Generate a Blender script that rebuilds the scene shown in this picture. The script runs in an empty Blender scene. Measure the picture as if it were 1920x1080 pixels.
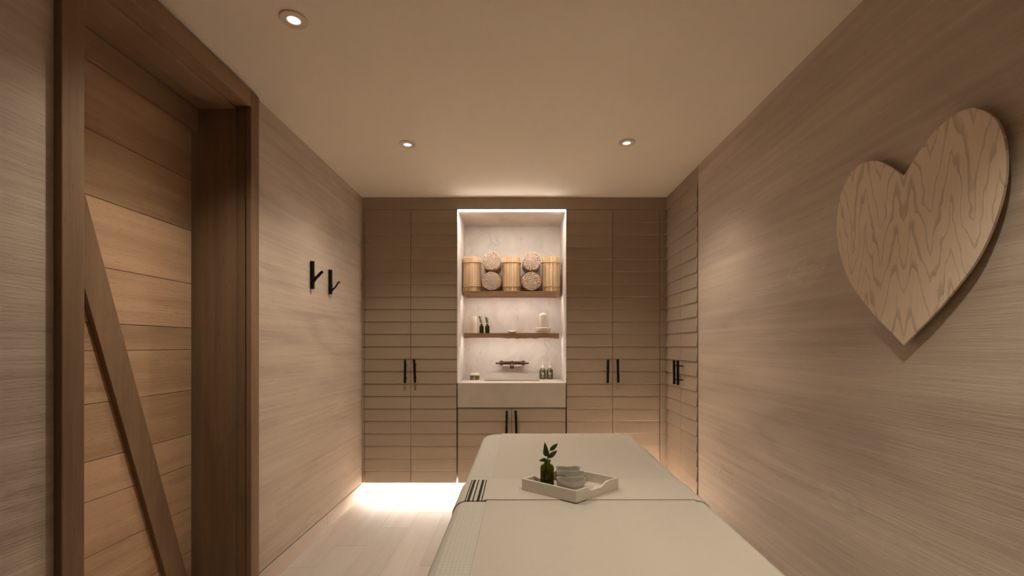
import bpy, bmesh, math, random
from mathutils import Vector, Matrix
random.seed(7)
PI = math.pi
SC = bpy.context.scene
COL = SC.collection

# ------------------------------------------------------------------ constants (metres)
XL, XR = -1.260, 1.186        # side walls
YB = 3.657                    # face plane of the built-in cabinets
H = 2.400                     # ceiling
CAMZ = 1.209
WARM = (1.0, 0.91, 0.78)
LEDC = (1.0, 0.93, 0.875)
SPOT_W = 2.8
E_TOP, E_SHELF, E_KICK, E_KICK2 = 6.6, 3.0, 8.5, 28.0
EXPOSURE = 4.1

# ------------------------------------------------------------------ mesh helpers
def B(): return bmesh.new()

def box(bm, x0, x1, y0, y1, z0, z1):
    v = [bm.verts.new((x, y, z)) for x in (x0, x1) for y in (y0, y1) for z in (z0, z1)]
    fs = []
    for f in ((0,1,3,2),(4,6,7,5),(0,4,5,1),(2,3,7,6),(0,2,6,4),(1,5,7,3)):
        fs.append(bm.faces.new([v[i] for i in f]))
    return fs

def loft(bm, rings, cap0=True, cap1=True, closed=True):
    vs = [[bm.verts.new(p) for p in r] for r in rings]
    n = len(vs[0])
    for a, b in zip(vs, vs[1:]):
        for i in range(n if closed else n - 1):
            j = (i + 1) % n
            bm.faces.new((a[i], a[j], b[j], b[i]))
    if cap0: bm.faces.new(list(reversed(vs[0])))
    if cap1: bm.faces.new(vs[-1])
    return vs

def lathe(bm, prof, c=(0,0,0), seg=32, caps=(True, True)):
    rings = []
    for r, z in prof:
        rings.append([(c[0] + r*math.cos(2*PI*i/seg), c[1] + r*math.sin(2*PI*i/seg), c[2] + z) for i in range(seg)])
    return loft(bm, rings, caps[0], caps[1])

def tube(bm, pts, rad, seg=10):
    pts = [Vector(p) for p in pts]
    rr = rad if isinstance(rad, (list, tuple)) else [rad]*len(pts)
    rings = []
    up = None
    for i, p in enumerate(pts):
        t = (pts[min(i+1, len(pts)-1)] - pts[max(i-1, 0)]).normalized()
        if up is None:
            up = Vector((0,0,1)) if abs(t.z) < .9 else Vector((1,0,0))
        a = t.cross(up).normalized(); b = t.cross(a).normalized(); up = a.cross(t) * -1 if False else up
        rings.append([tuple(p + (a*math.cos(2*PI*k/seg) + b*math.sin(2*PI*k/seg))*rr[i]) for k in range(seg)])
    loft(bm, rings)

def prism(bm, pts, fn):
    """pts: 2D outline; fn(u, v, 0|1) -> 3D point on either cap"""
    loft(bm, [[fn(u, v, 0) for u, v in pts], [fn(u, v, 1) for u, v in pts]])

def torus(bm, c, R, r, seg=40, sub=8, tilt=0.0):
    rings = []
    for i in range(seg):
        a = 2*PI*i/seg
        rings.append([bm.verts.new((c[0] + (R + r*math.cos(2*PI*k/sub))*math.cos(a),
                                    c[1] + (R + r*math.cos(2*PI*k/sub))*math.sin(a),
                                    c[2] + r*1.3*math.sin(2*PI*k/sub) + tilt*R*math.cos(a))) for k in range(sub)])
    for i in range(seg):
        a, b = rings[i], rings[(i+1) % seg]
        for k in range(sub):
            bm.faces.new((a[k], b[k], b[(k+1) % sub], a[(k+1) % sub]))

def world_off(p):
    v = Vector((0,0,0))
    while p is not None:
        v += p.location; p = p.parent
    return v

def obj(name, bm, mat, parent=None, smooth=False, bevel=0.0, origin=None, seg=2):
    off = world_off(parent)
    if origin is not None: off = off + Vector(origin)
    bmesh.ops.recalc_face_normals(bm, faces=bm.faces)
    bmesh.ops.translate(bm, verts=bm.verts, vec=-off)
    me = bpy.data.meshes.new(name)
    bm.to_mesh(me); bm.free()
    if smooth:
        for p in me.polygons: p.use_smooth = True
    o = bpy.data.objects.new(name, me); COL.objects.link(o)
    if origin is not None: o.location = Vector(origin)
    o.parent = parent
    for m in (mat if isinstance(mat, (list, tuple)) else [mat]):
        me.materials.append(m)
    if bevel:
        md = o.modifiers.new('bevel', 'BEVEL'); md.width = bevel; md.segments = seg
        md.limit_method = 'ANGLE'; md.angle_limit = math.radians(40)
        md.harden_normals = False
    if smooth == 'auto':
        try: me.set_sharp_from_angle(angle=math.radians(35))
        except Exception: pass
    return o

def tag(o, label, cat, group=None, kind=None):
    o['label'] = label; o['category'] = cat
    if group: o['group'] = group
    if kind: o['kind'] = kind
    return o

def thing(name, loc, label, cat, group=None):
    o = bpy.data.objects.new(name, None); COL.objects.link(o)
    o.empty_display_size = .05
    o.location = loc
    return tag(o, label, cat, group)

def single(name, bm, mat, label, cat, group=None, origin=None, **kw):
    if origin is None:
        xs = [v.co.x for v in bm.verts]; ys = [v.co.y for v in bm.verts]; zs = [v.co.z for v in bm.verts]
        origin = ((min(xs)+max(xs))/2, (min(ys)+max(ys))/2, min(zs))
    return tag(obj(name, bm, mat, None, origin=origin, **kw), label, cat, group)

def struct(name, bm, mat, **kw):
    o = obj(name, bm, mat, **kw); o['kind'] = 'structure'; return o

def copy_tree(o, parent=None):
    c = o.copy(); COL.objects.link(c); c.parent = parent
    for ch in list(o.children): copy_tree(ch, c)
    return c

def place(o, loc, label, rot=None, scale=None):
    o.location = loc; o['label'] = label
    if rot: o.rotation_euler = rot
    if scale: o.scale = (scale,)*3
    return o

# ------------------------------------------------------------------ materials
class NT:
    def __init__(s, name):
        s.m = bpy.data.materials.new(name); s.m.use_nodes = True
        s.t = s.m.node_tree; s.t.nodes.clear()
        s.out = s.n('ShaderNodeOutputMaterial'); s.b = s.n('ShaderNodeBsdfPrincipled')
        s.l(s.b.outputs[0], s.out.inputs[0])
    def n(s, t, **kw):
        nd = s.t.nodes.new(t)
        for k, v in kw.items(): setattr(nd, k, v)
        return nd
    def l(s, a, b): s.t.links.new(a, b)
    def math(s, op, a, b=None, c=None, clamp=False):
        nd = s.n('ShaderNodeMath', operation=op); nd.use_clamp = clamp
        for i, x in enumerate((a, b, c)):
            if x is None: continue
            if isinstance(x, (int, float)): nd.inputs[i].default_value = x
            else: s.l(x, nd.inputs[i])
        return nd.outputs[0]
    def coord(s): return s.n('ShaderNodeTexCoord').outputs['Object']
    def mapping(s, vec, scale=(1,1,1), loc=(0,0,0), rot=(0,0,0)):
        nd = s.n('ShaderNodeMapping'); s.l(vec, nd.inputs['Vector'])
        nd.inputs['Scale'].default_value = scale; nd.inputs['Location'].default_value = loc
        nd.inputs['Rotation'].default_value = rot
        return nd.outputs[0]
    def noise(s, vec, scale=1, detail=2, rough=.5, dist=0):
        nd = s.n('ShaderNodeTexNoise'); s.l(vec, nd.inputs['Vector'])
        nd.inputs['Scale'].default_value = scale; nd.inputs['Detail'].default_value = detail
        nd.inputs['Roughness'].default_value = rough; nd.inputs['Distortion'].default_value = dist
        return nd.outputs[0]
    def ramp(s, fac, stops):
        nd = s.n('ShaderNodeValToRGB'); s.l(fac, nd.inputs[0])
        el = nd.color_ramp.elements
        while len(el) < len(stops): el.new(.5)
        for e, (p, c) in zip(el, stops):
            e.position = p; e.color = (*c, 1) if len(c) == 3 else c
        return nd.outputs[0]
    def maprange(s, v, a, b, c, d, smooth=False):
        nd = s.n('ShaderNodeMapRange'); nd.clamp = True
        if smooth: nd.interpolation_type = 'SMOOTHSTEP'
        s.l(v, nd.inputs[0])
        for i, x in enumerate((a, b, c, d)): nd.inputs[i+1].default_value = x
        return nd.outputs[0]
    def mix(s, f, a, b, mode='MIX'):
        nd = s.n('ShaderNodeMix', data_type='RGBA', blend_type=mode)
        for i, x in ((0, f), (6, a), (7, b)):
            if isinstance(x, (int, float)): nd.inputs[i].default_value = x
            elif isinstance(x, tuple): nd.inputs[i].default_value = (*x, 1)
            else: s.l(x, nd.inputs[i])
        return nd.outputs[2]
    def bump(s, h, strength, dist):
        nd = s.n('ShaderNodeBump'); s.l(h, nd.inputs['Height'])
        nd.inputs['Strength'].default_value = strength; nd.inputs['Distance'].default_value = dist
        s.l(nd.outputs[0], s.b.inputs['Normal'])
    def set(s, **kw):
        for k, v in kw.items():
            i = s.b.inputs[k.replace('_', ' ')]
            if hasattr(v, 'is_output'): s.l(v, i)
            elif isinstance(v, tuple): i.default_value = (*v, 1)
            else: i.default_value = v
        return s
    def sep(s, vec):
        nd = s.n('ShaderNodeSeparateXYZ'); s.l(vec, nd.inputs[0]); return nd.outputs
    def attr(s, name):
        nd = s.n('ShaderNodeAttribute'); nd.attribute_name = name; return nd.outputs['Fac']

def plain(name, col, rough=.5, metal=0.0, noise=0.0, nscale=40, bump=0.0, spec=.5):
    t = NT(name); t.set(Roughness=rough, Metallic=metal); t.b.inputs['Specular IOR Level'].default_value = spec
    if noise or bump:
        n = t.noise(t.coord(), nscale, 4, .6)
        t.set(Base_Color=t.mix(n, tuple(c*(1-noise) for c in col), tuple(min(1, c*(1+noise)) for c in col)))
        if bump: t.bump(n, bump, .002)
    else: t.set(Base_Color=col)
    return t.m

def wood(name, axis, dark, light, along=1.0, cross=9.0, rings=16, fib=240, rough=.6, bump=.35, knots=0.0,
         tone=False, contrast=1.0, figure=.5, seed=0.0, streak=1.0, pores=0.0):
    """procedural timber; axis = index of the grain direction in object space"""
    t = NT(name); p = t.coord()
    def sc(a, c):
        v = [c, c, c]; v[axis] = a; return tuple(v)
    p0 = p
    if tone:
        tn = t.attr('tone')
        cmb = t.n('ShaderNodeCombineXYZ')
        for i in range(3): t.l(t.math('MULTIPLY', tn, 17.3), cmb.inputs[i])
        va = t.n('ShaderNodeVectorMath', operation='ADD'); t.l(p, va.inputs[0]); t.l(cmb.outputs[0], va.inputs[1])
        p0 = va.outputs[0]
    pv = t.mapping(p0, sc(along, cross), (seed, seed*1.7, seed*.6))
    fig = t.noise(pv, .55, 3, .55, .35)
    if knots:
        vo = t.n('ShaderNodeTexVoronoi'); wp = t.n('ShaderNodeTexNoise'); t.l(t.mapping(p0, sc(2.2, 5.5)), wp.inputs['Vector']); wp.inputs['Detail'].default_value = 3
        ws = t.n('ShaderNodeVectorMath', operation='SCALE'); t.l(wp.outputs['Color'], ws.inputs[0]); ws.inputs['Scale'].default_value = .16
        wa = t.n('ShaderNodeVectorMath', operation='ADD'); t.l(t.mapping(p0, sc(1.05, 1.9), (seed+.3, seed+.11, seed+.77)), wa.inputs[0]); t.l(ws.outputs[0], wa.inputs[1])
        t.l(wa.outputs[0], vo.inputs['Vector'])
        vo.inputs['Scale'].default_value = 1.0
        k = t.maprange(vo.outputs['Distance'], 0, .17, 1, 0, True)
        fig = t.math('ADD', fig, t.math('MULTIPLY', k, knots))
    wv = t.math('SINE', t.math('MULTIPLY', fig, rings*PI))
    wv = t.maprange(wv, -1, 1, 0, 1)
    wv = t.math('POWER', wv, .6)
    fb = t.noise(t.mapping(p0, sc(5, fib), (seed, 0, 0)), 1, 3, .65)
    fb2 = t.noise(t.mapping(p0, sc(.6, 34), (0, seed, 0)), 1, 4, .6)
    br = t.noise(t.mapping(p0, sc(.55, 4.0), (seed, seed, 0)), 1, 2, .5)
    v = t.math('ADD', t.math('MULTIPLY', wv, figure*.5), t.math('MULTIPLY', fb, .25))
    fb2 = t.math('ADD', t.math('MULTIPLY', t.math('SUBTRACT', fb2, .5), streak), .5)
    v = t.math('ADD', v, t.math('MULTIPLY', fb2, .55 - figure*.3))
    v = t.math('ADD', v, t.math('MULTIPLY', br, .55))
    if tone: v = t.math('ADD', v, t.math('MULTIPLY', t.math('SUBTRACT', tn, .5), .5))
    f = t.maprange(v, .70 - .36/contrast, .70 + .36/contrast, 0, 1)
    colr = t.mix(f, dark, light)
    if pores:
        po = t.maprange(t.noise(t.mapping(p0, sc(20, 420), (0, 0, seed)), 1, 2, .5), .60, .72, 0, pores, True)
        colr = t.mix(po, colr, tuple(c*.5 for c in dark))
    t.set(Base_Color=colr, Roughness=rough)
    t.b.inputs['Specular IOR Level'].default_value = .15
    hb = t.math('ADD', t.math('MULTIPLY', fb, .6), t.math('MULTIPLY', wv, .35*figure))
    hb = t.math('ADD', hb, t.math('MULTIPLY', fb2, .5))
    if pores: hb = t.math('SUBTRACT', hb, t.math('MULTIPLY', po, .8))
    t.bump(hb, bump, .004)
    return t.m

M = {}
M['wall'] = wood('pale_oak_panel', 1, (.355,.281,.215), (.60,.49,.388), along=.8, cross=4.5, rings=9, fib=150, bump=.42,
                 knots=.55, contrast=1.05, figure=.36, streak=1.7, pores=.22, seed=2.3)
M['wallr_lit'] = wood('pale_oak_panel_right_lit', 1, (.405,.322,.247), (.665,.545,.433), along=.8, cross=4.5, rings=9, fib=150, bump=.42,
                 knots=.55, contrast=1.05, figure=.36, streak=1.7, pores=.22, seed=5.1)  # same oak as the left wall, colour lightened to paint in extra light
M['floor'] = wood('pale_floor_plank', 1, (.43,.36,.29), (.62,.54,.455), along=1.2, cross=6, rings=8, fib=160, bump=.15, tone=True,
                  contrast=.8, figure=.35, rough=.5, seed=1.0)
M['base'] = wood('pale_baseboard', 1, (.46,.37,.30), (.62,.52,.43), along=.8, cross=5, rings=6, fib=160, bump=.1, contrast=.7, figure=.3, seed=4)
M['doorh'] = wood('brown_oak_plank', 1, (.29,.175,.094), (.56,.36,.215), along=1.0, cross=8, rings=9, fib=330, bump=.45, tone=True, figure=.45, pores=.3, seed=1.4)
M['doorv'] = wood('brown_oak_upright', 2, (.150,.088,.045), (.285,.178,.102), along=1.0, cross=9, rings=8, fib=330, bump=.4, figure=.35, pores=.35, seed=3.4)
M['doory'] = wood('brown_oak_rail', 1, (.185,.110,.057), (.345,.218,.127), along=1.0, cross=9, rings=8, fib=330, bump=.4, figure=.35, pores=.35, seed=6.4)
M['shelf'] = wood('shelf_oak', 0, (.20,.108,.054), (.38,.23,.13), along=2.0, cross=16, rings=10, fib=300, bump=.3, figure=.5, seed=2.0)
M['cab'] = wood('taupe_painted_board', 0, (.365,.283,.204), (.42,.326,.238), along=1.0, cross=7, rings=6, fib=170, bump=.10, rough=.55, figure=.3, contrast=.8)
M['caby'] = wood('taupe_painted_board_side', 1, (.365,.283,.204), (.42,.326,.238), along=1.0, cross=7, rings=6, fib=170, bump=.10, rough=.55, figure=.3, contrast=.8)
M['ceil'] = plain('ceiling_paint', (.76,.67,.555), .9, noise=.02, nscale=3)
M['black'] = plain('blackened_metal', (.003,.002,.0015), .65, 0, noise=.3, nscale=60, spec=.25)
M['bronze'] = plain('dark_bronze', (.075,.045,.032), .32, 1.0, noise=.15, nscale=60)
M['reed_tie'] = plain('pale_cane_tie', (.62,.42,.23), .6, noise=.15, nscale=80)
M['wax'] = plain('ivory_wax', (.82,.73,.58), .5, noise=.03, nscale=20)
M['wick'] = plain('wick', (.7,.62,.5), .8)
M['white'] = plain('white_plastic', (.80,.74,.68), .35)
M['ceramic'] = plain('cream_ceramic', (.43,.38,.30), .15, noise=.03, nscale=30)
M['saucer'] = plain('white_stoneware', (.78,.70,.63), .4)
M['dish'] = plain('white_dish_glaze', (.80,.72,.62), .3)
M['tray'] = plain('cream_lacquer', (.60,.53,.43), .35, noise=.03, nscale=18)
M['leaf'] = plain('dark_green_leaf', (.036,.047,.007), .45, noise=.35, nscale=60)
M['leaf2'] = plain('grey_green_leaf', (.075,.105,.035), .5, noise=.35, nscale=80)
M['bezel'] = plain('downlight_bezel', (.62,.53,.43), .6)
M['frame'] = plain('table_frame_timber', (.25,.17,.1), .5, noise=.1, nscale=20)
M['drain'] = plain('drain_bronze', (.10,.07,.05), .3, 1.0)
M['kick'] = plain('kick_board', (.50,.43,.365), .5, noise=.03, nscale=10)
M['dark'] = plain('carcass_dark', (.05,.035,.024), .8)
M['mark'] = plain('pale_print', (.72,.70,.58), .5)

def plaster(name, lo, hi, vein=.35):
    t = NT(name); p = t.coord()
    n1 = t.noise(t.mapping(p, (1, 1, 1)), 5, 5, .6, .8)
    n2 = t.noise(t.mapping(p, (1.3, 1, .6), rot=(.2,.7,.3)), 4.5, 3, .55, .9)
    lines = t.maprange(t.math('ABSOLUTE', t.math('SUBTRACT', n2, .5)), 0, .03, 1, 0)
    n3 = t.noise(p, 6.5, 2, .5)
    lines = t.math('MULTIPLY', lines, t.maprange(n3, .48, .66, 0, vein))
    c = t.mix(t.maprange(n1, .3, .7, 0, 1), lo, hi)
    c = t.mix(lines, c, tuple(x*.55 for x in lo))
    t.set(Base_Color=c, Roughness=.65); t.bump(t.math('SUBTRACT', n1, t.math('MULTIPLY', lines, .5)), .25, .006)
    return t.m
M['plaster'] = plaster('cream_plaster', (.55,.485,.425), (.68,.615,.55))
M['stone'] = plaster('textured_stone', (.43,.368,.288), (.49,.42,.335), .0)

def quilt():
    t = NT('quilted_cover'); p = t.coord(); x, y, z = t.sep(p)
    u = t.math('ADD', x, t.math('MULTIPLY', z, -1.0))
    a = t.math('SINE', t.math('MULTIPLY', t.math('ADD', t.math('MULTIPLY', u, 1.4), y), 235))
    b = t.math('SINE', t.math('MULTIPLY', t.math('SUBTRACT', t.math('MULTIPLY', u, 1.4), y), 235))
    h = t.math('MAXIMUM', t.math('MULTIPLY', a, b), -.35)
    n = t.noise(p, 200, 3, .6)
    rib = t.math('SINE', t.math('MULTIPLY', y, 70))
    h2 = t.math('ADD', t.math('ADD', h, t.math('MULTIPLY', n, .5)), t.math('MULTIPLY', rib, .25))
    t.set(Base_Color=(.475,.425,.348), Roughness=.9); t.bump(h2, .38, .003)
    t.b.inputs['Specular IOR Level'].default_value = .15
    return t.m
M['quilt'] = quilt()

def sheet(name, col, stripes=False):
    t = NT(name); p = t.coord(); x, y, z = t.sep(p)
    r = t.math('SINE', t.math('MULTIPLY', x, 2*PI/.0042))
    n = t.noise(t.mapping(p, (300, 300, 300)), 1, 3, .6)
    big = t.noise(t.mapping(p, (3, 1.2, 3)), 1.5, 2, .5)
    c = t.mix(t.maprange(big, .3, .7, 0, 1), tuple(k*.96 for k in col), col)
    c = t.mix(t.maprange(r, -1, 1, .05, 0), c, tuple(k*.55 for k in col))
    if stripes:
        tot = None
        for xc, w in ((-.1656,.0036), (-.1560,.0088), (-.1420,.0042), (-.1262,.0086), (-.1147,.0036)):
            s = t.math('LESS_THAN', t.math('ABSOLUTE', t.math('SUBTRACT', x, xc)), w/2)
            tot = s if tot is None else t.math('MAXIMUM', tot, s)
        c = t.mix(tot, c, (.022,.030,.018))
    t.set(Base_Color=c, Roughness=.85); t.b.inputs['Specular IOR Level'].default_value = .15
    t.bump(t.math('ADD', t.math('ADD', t.math('MULTIPLY', r, .12), t.math('MULTIPLY', n, .4)), t.math('MULTIPLY', big, 6)), .35, .0015)
    return t.m
M['sheet'] = sheet('cream_ribbed_sheet', (.47,.408,.330))
M['throw'] = sheet('cream_striped_towel', (.50,.436,.352), True)

def heartwood():
    t = NT('bookmatched_veneer'); p = t.coord(); x, y, z = t.sep(p)
    ay = t.math('ABSOLUTE', y)
    m = t.math('PINGPONG', t.math('SUBTRACT', ay, .150), .062)
    cmb = t.n('ShaderNodeCombineXYZ'); t.l(ay, cmb.inputs[0]); t.l(z, cmb.inputs[1])
    n = t.noise(t.mapping(cmb.outputs[0], (6, 2.2, 1)), 1, 3, .55, .8)
    jag = t.noise(t.mapping(cmb.outputs[0], (160, 7, 1)), 1, 2, .6)
    g = t.math('ADD', t.math('MULTIPLY', z, 1.0), t.math('MULTIPLY', m, 3.6))
    g = t.math('ADD', g, t.math('MULTIPLY', n, .55))
    g = t.math('ADD', g, t.math('MULTIPLY', jag, .03))
    saw = t.math('FRACT', t.math('MULTIPLY', g, 8))
    patch = t.noise(t.mapping(cmb.outputs[0], (14, 6, 1), (3.1, 1.7, 0)), 1, 1, .5)
    wd = t.math('ADD', t.maprange(patch, .48, .66, .13, .5, True), t.math('MULTIPLY', jag, .04))
    line = t.math('SUBTRACT', 1.0, t.math('DIVIDE', saw, wd), None, True)
    line = t.math('POWER', line, .6)
    fib = t.noise(t.mapping(p, (40, 260, 8)), 1, 3, .6)
    c = t.mix(t.maprange(fib, .3, .7, 0, 1), (.76,.61,.45), (.80,.65,.485))
    c = t.mix(t.math('MULTIPLY', line, t.maprange(fib, .3, .7, .75, 1)), c, (.48,.37,.245))
    t.set(Base_Color=c, Roughness=.6); t.bump(t.math('SUBTRACT', 0, line), .08, .001)
    return t.m
M['heart'] = heartwood()

def reedmat():
    t = NT('cut_reed'); tn = t.attr('tone'); p = t.coord()
    f = t.noise(t.mapping(p, (160, 160, 6)), 1, 2, .5)
    v = t.math('ADD', t.math('MULTIPLY', tn, .75), t.math('MULTIPLY', f, .35))
    t.set(Base_Color=t.mix(v, (.55,.34,.17), (.92,.68,.42)), Roughness=.55)
    return t.m
M['reed'] = reedmat()
M['reed_end'] = plain('reed_cut_end', (.72,.54,.41), .8, noise=.25, nscale=500)

def glass(name, col, rough=.03, ior=1.45):
    t = NT(name); t.set(Base_Color=col, Roughness=rough, IOR=ior); t.b.inputs['Transmission Weight'].default_value = 1
    return t.m
def pane(name, tint, gloss):
    m = bpy.data.materials.new(name); m.use_nodes = True; t = m.node_tree; t.nodes.clear()
    o = t.nodes.new('ShaderNodeOutputMaterial'); tr = t.nodes.new('ShaderNodeBsdfTransparent'); gl = t.nodes.new('ShaderNodeBsdfGlossy')
    lw = t.nodes.new('ShaderNodeLayerWeight'); lw.inputs[0].default_value = .5
    pw = t.nodes.new('ShaderNodeMath'); pw.operation = 'POWER'; pw.inputs[1].default_value = 4.0; t.links.new(lw.outputs['Facing'], pw.inputs[0])
    fr = t.nodes.new('ShaderNodeMath'); fr.operation = 'MULTIPLY_ADD'; fr.inputs[1].default_value = gloss; fr.inputs[2].default_value = .03; t.links.new(pw.outputs[0], fr.inputs[0]); mx = t.nodes.new('ShaderNodeMixShader')
    tr.inputs[0].default_value = (*tint, 1); gl.inputs['Roughness'].default_value = .04
    for a, b in ((fr.outputs[0], mx.inputs[0]), (tr.outputs[0], mx.inputs[1]), (gl.outputs[0], mx.inputs[2]), (mx.outputs[0], o.inputs[0])): t.links.new(a, b)
    return m
M['green'] = pane('olive_green_glass', (.50,.52,.24), .35)
M['water'] = pane('tinted_water', (.66,.70,.45), .05)
M['clear'] = pane('clear_glass', (.985,.985,.975), .22)
M['pump_green'] = plain('olive_bottle', (.085,.072,.017), .25, noise=.2, nscale=25)
M['jar_green'] = plain('olive_jar', (.14,.118,.026), .25, noise=.2, nscale=25)

def emit(name, col, s):
    m = bpy.data.materials.new(name); m.use_nodes = True; t = m.node_tree; t.nodes.clear()
    o = t.nodes.new('ShaderNodeOutputMaterial'); e = t.nodes.new('ShaderNodeEmission')
    e.inputs[0].default_value = (*col, 1); e.inputs[1].default_value = s
    t.links.new(e.outputs[0], o.inputs[0]); return m
M['led_top'] = emit('led_niche', LEDC, E_TOP)
M['led_shelf'] = emit('led_shelf', LEDC, E_SHELF)
M['led_kick'] = emit('led_floor', LEDC, E_KICK)
M['led_kick2'] = emit('led_floor_side', LEDC, E_KICK2)
M['led_diff'] = emit('led_niche_side', LEDC, 2.2)
M['lens'] = emit('downlight_lens', (1.0, .96, .90), .078)

# ------------------------------------------------------------------ room shell
YF = -1.1                      # wall behind the photographer
YE = 4.30                      # outer end behind the cabinets
D0, D1 = 1.298, 2.104          # door opening along the left wall
AW = .066                      # architrave width
HD = 2.314                     # opening head
bm = B(); tone = bm.loops.layers.float_color.new('tone')
x = XL - .16 + .0
edges = [XL - .2, -1.108]
while edges[-1] < XR + .25: edges.append(edges[-1] + .187)
starts = [2.48, 2.747, 3.02, 3.29, 2.495]
for i in range(len(edges) - 1):
    x0, x1 = edges[i], edges[i+1]
    y = starts[i % 5] if i < 5 else 2.48 + .266*((i*3) % 4)
    y -= 1.065*5
    while y < YE:
        a, b = max(y, YF), min(y + 1.065, YE)
        if b - a > .01:
            tv = random.random()
            for f in box(bm, x0 + .0010, x1 - .0010, a + .0010, b - .0010, -.012, 0):
                for lp in f.loops: lp[tone] = (tv, tv, tv, 1)
        y += 1.065
for f in box(bm, XL - .2, XR + .25, YF, YE, -.05, -.0012):
    for lp in f.loops: lp[tone] = (.0, .0, .0, 1)
struct('floor', bm, M['floor'])

bm = B(); box(bm, XL - .4, XR + .6, YF, YE + .2, H, H + .05); struct('ceiling', bm, M['ceil'])
ZB = .108                      # underside of the wall panelling (shadow gap above the baseboard)
bm = B()
box(bm, XL - .10, XL, YF, D0 - .03, ZB, H); box(bm, XL - .10, XL, D1 + .03, YE, ZB, H)
box(bm, XL - .10, XL, D0 - .03, D1 + .03, HD + .03, H)
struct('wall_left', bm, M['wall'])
bm = B(); box(bm, XL - .3, XL - .02, YF, D0 - .05, 0, ZB + .02)
box(bm, XL - .3, XL - .02, D1 + .05, YE, 0, ZB + .02)
struct('trim_1', bm, M['dark'])
bm = B(); box(bm, XL - .02, XL - .001, YF, D0 - AW, 0, .100); box(bm, XL - .02, XL - .001, D1 + AW, 2.995, 0, .100)
box(bm, XL - .02, XL - .001, 2.9975, 3.7295, 0, .100)
struct('baseboard_left', bm, M['base'], bevel=.001)
YRC = 3.005                    # near end of the side cabinet
bm = B(); box(bm, XR, XR + .10, YF, YRC, ZB, H); struct('wall_right', bm, M['wallr_lit'])
bm = B(); box(bm, XR + .001, XR + .02, YF, YRC, 0, .100); struct('baseboard_right', bm, M['base'], bevel=.001)
bm = B(); box(bm, XL - .4, XR + .6, YE, YE + .1, 0, H); struct('wall_back', bm, M['wall'])
bm = B(); box(bm, XL - .4, XR + .6, YF - .1, YF, 0, H); struct('wall_front', bm, M['wall'])

# fascia over the cabinets
bm = B(); box(bm, XL, XR, YB - .002, YB + .02, 2.303, H); box(bm, XR, XR + .02, YRC, YB - .002, 2.303, H)
struct('trim_2', bm, M['cab'], bevel=.001)

# niche
NX0, NX1, NZ0, NZ1, NY = -.493, .377, .909, 2.301, 4.171
bm = B()
box(bm, NX0 - .006, NX0, YB - .008, NY, NZ0, NZ1); box(bm, NX1, NX1 + .006, YB - .008, NY, NZ0, NZ1)
box(bm, NX0 - .006, NX1 + .006, YB - .004 + .006, NY, NZ1, NZ1 + .006)
box(bm, NX0 - .006, NX1 + .006, NY, NY + .02, NZ0 - .2, NZ1 + .006)
struct('wall_niche', bm, M['plaster'])

# ------------------------------------------------------------------ sliding barn-style door in its lining
door = bpy.data.objects.new('door_1', None); COL.objects.link(door); door.location = (-1.4, 1.7, 0); door['kind'] = 'structure'
fx = XL + .022
bm = B(); box(bm, XL - .002, fx, D0 - AW, D0, 0, 2.39); obj('architrave_upright', bm, M['doorv'], door, bevel=.003)
bm = B(); box(bm, XL - .002, fx, D1, D1 + AW, 0, 2.39); obj('architrave_upright', bm, M['doorv'], door, bevel=.003)
bm = B(); box(bm, XL - .002, fx, D0 + .0005, D1 - .0005, HD, 2.39); obj('architrave_head', bm, M['doory'], door, bevel=.003)
# lining boards with a seal groove
bm = B(); box(bm, -1.56, -1.312, D1, D1 + .03, 0, HD + .02); box(bm, -1.312, XL - .003, D1 + .014, D1 + .03, 0, HD + .02)
obj('lining_upright', bm, M['doorv'], door, bevel=.0015)
bm = B(); box(bm, -1.56, -1.312, D0 - .03, D0, 0, HD + .02); box(bm, -1.312, XL - .003, D0 - .03, D0 - .014, 0, HD + .02)
obj('lining_upright', bm, M['doorv'], door, bevel=.0015)
bm = B(); box(bm, -1.56, -1.312, D0, D1, 2.303, HD + .02); box(bm, -1.312, XL - .003, D0, D1, 2.317, HD + .02)
obj('lining_head', bm, M['doory'], door, bevel=.0015)
# leaf: horizontal boards
DX = -1.500
seams = [.012, .27, .471, .663, .803, 1.004, 1.19, 1.289, 1.491, 1.734, 1.965, 2.298]
bm = B(); tone = bm.loops.layers.float_color.new('tone')
for a, b in zip(seams, seams[1:]):
    tv = random.random()
    for f in box(bm, DX - .035, DX, D0 + .004, D1 - .020, a + .001, b - .001):
        for lp in f.loops: lp[tone] = (tv, tv, tv, 1)
for f in box(bm, DX - .034, DX - .007, D0 + .005, D1 - .021, .013, 2.297):
    for lp in f.loops: lp[tone] = (0, 0, 0, 1)
obj('leaf_boards', bm, M['doorh'], door, bevel=.0018)
bm = B(); box(bm, DX, DX + .020, D0 + .004, D1 - .003, 2.197, 2.299); obj('top_rail', bm, M['doory'], door, bevel=.002)
bm = B(); box(bm, DX, DX + .020, D0 + .004, D1 - .003, .012, .112); obj('bottom_rail', bm, M['doory'], door, bevel=.002)
zr = lambda y: 1.730 - 3.24*(y - 1.553)
zl = lambda y: 1.3965 - 3.24*(y - 1.553)
yr = lambda z: 1.553 + (1.730 - z)/3.24
yl = lambda z: 1.553 + (1.3965 - z)/3.24
bm = B()
prism(bm, [(yl(2.195), 2.195), (yr(2.195), 2.195), (yr(.114), .114), (yl(.114), .114)], lambda u, v, k: (DX + .020*k, u, v))
obj('diagonal_brace', bm, M['doorv'], door, bevel=.002)

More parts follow.
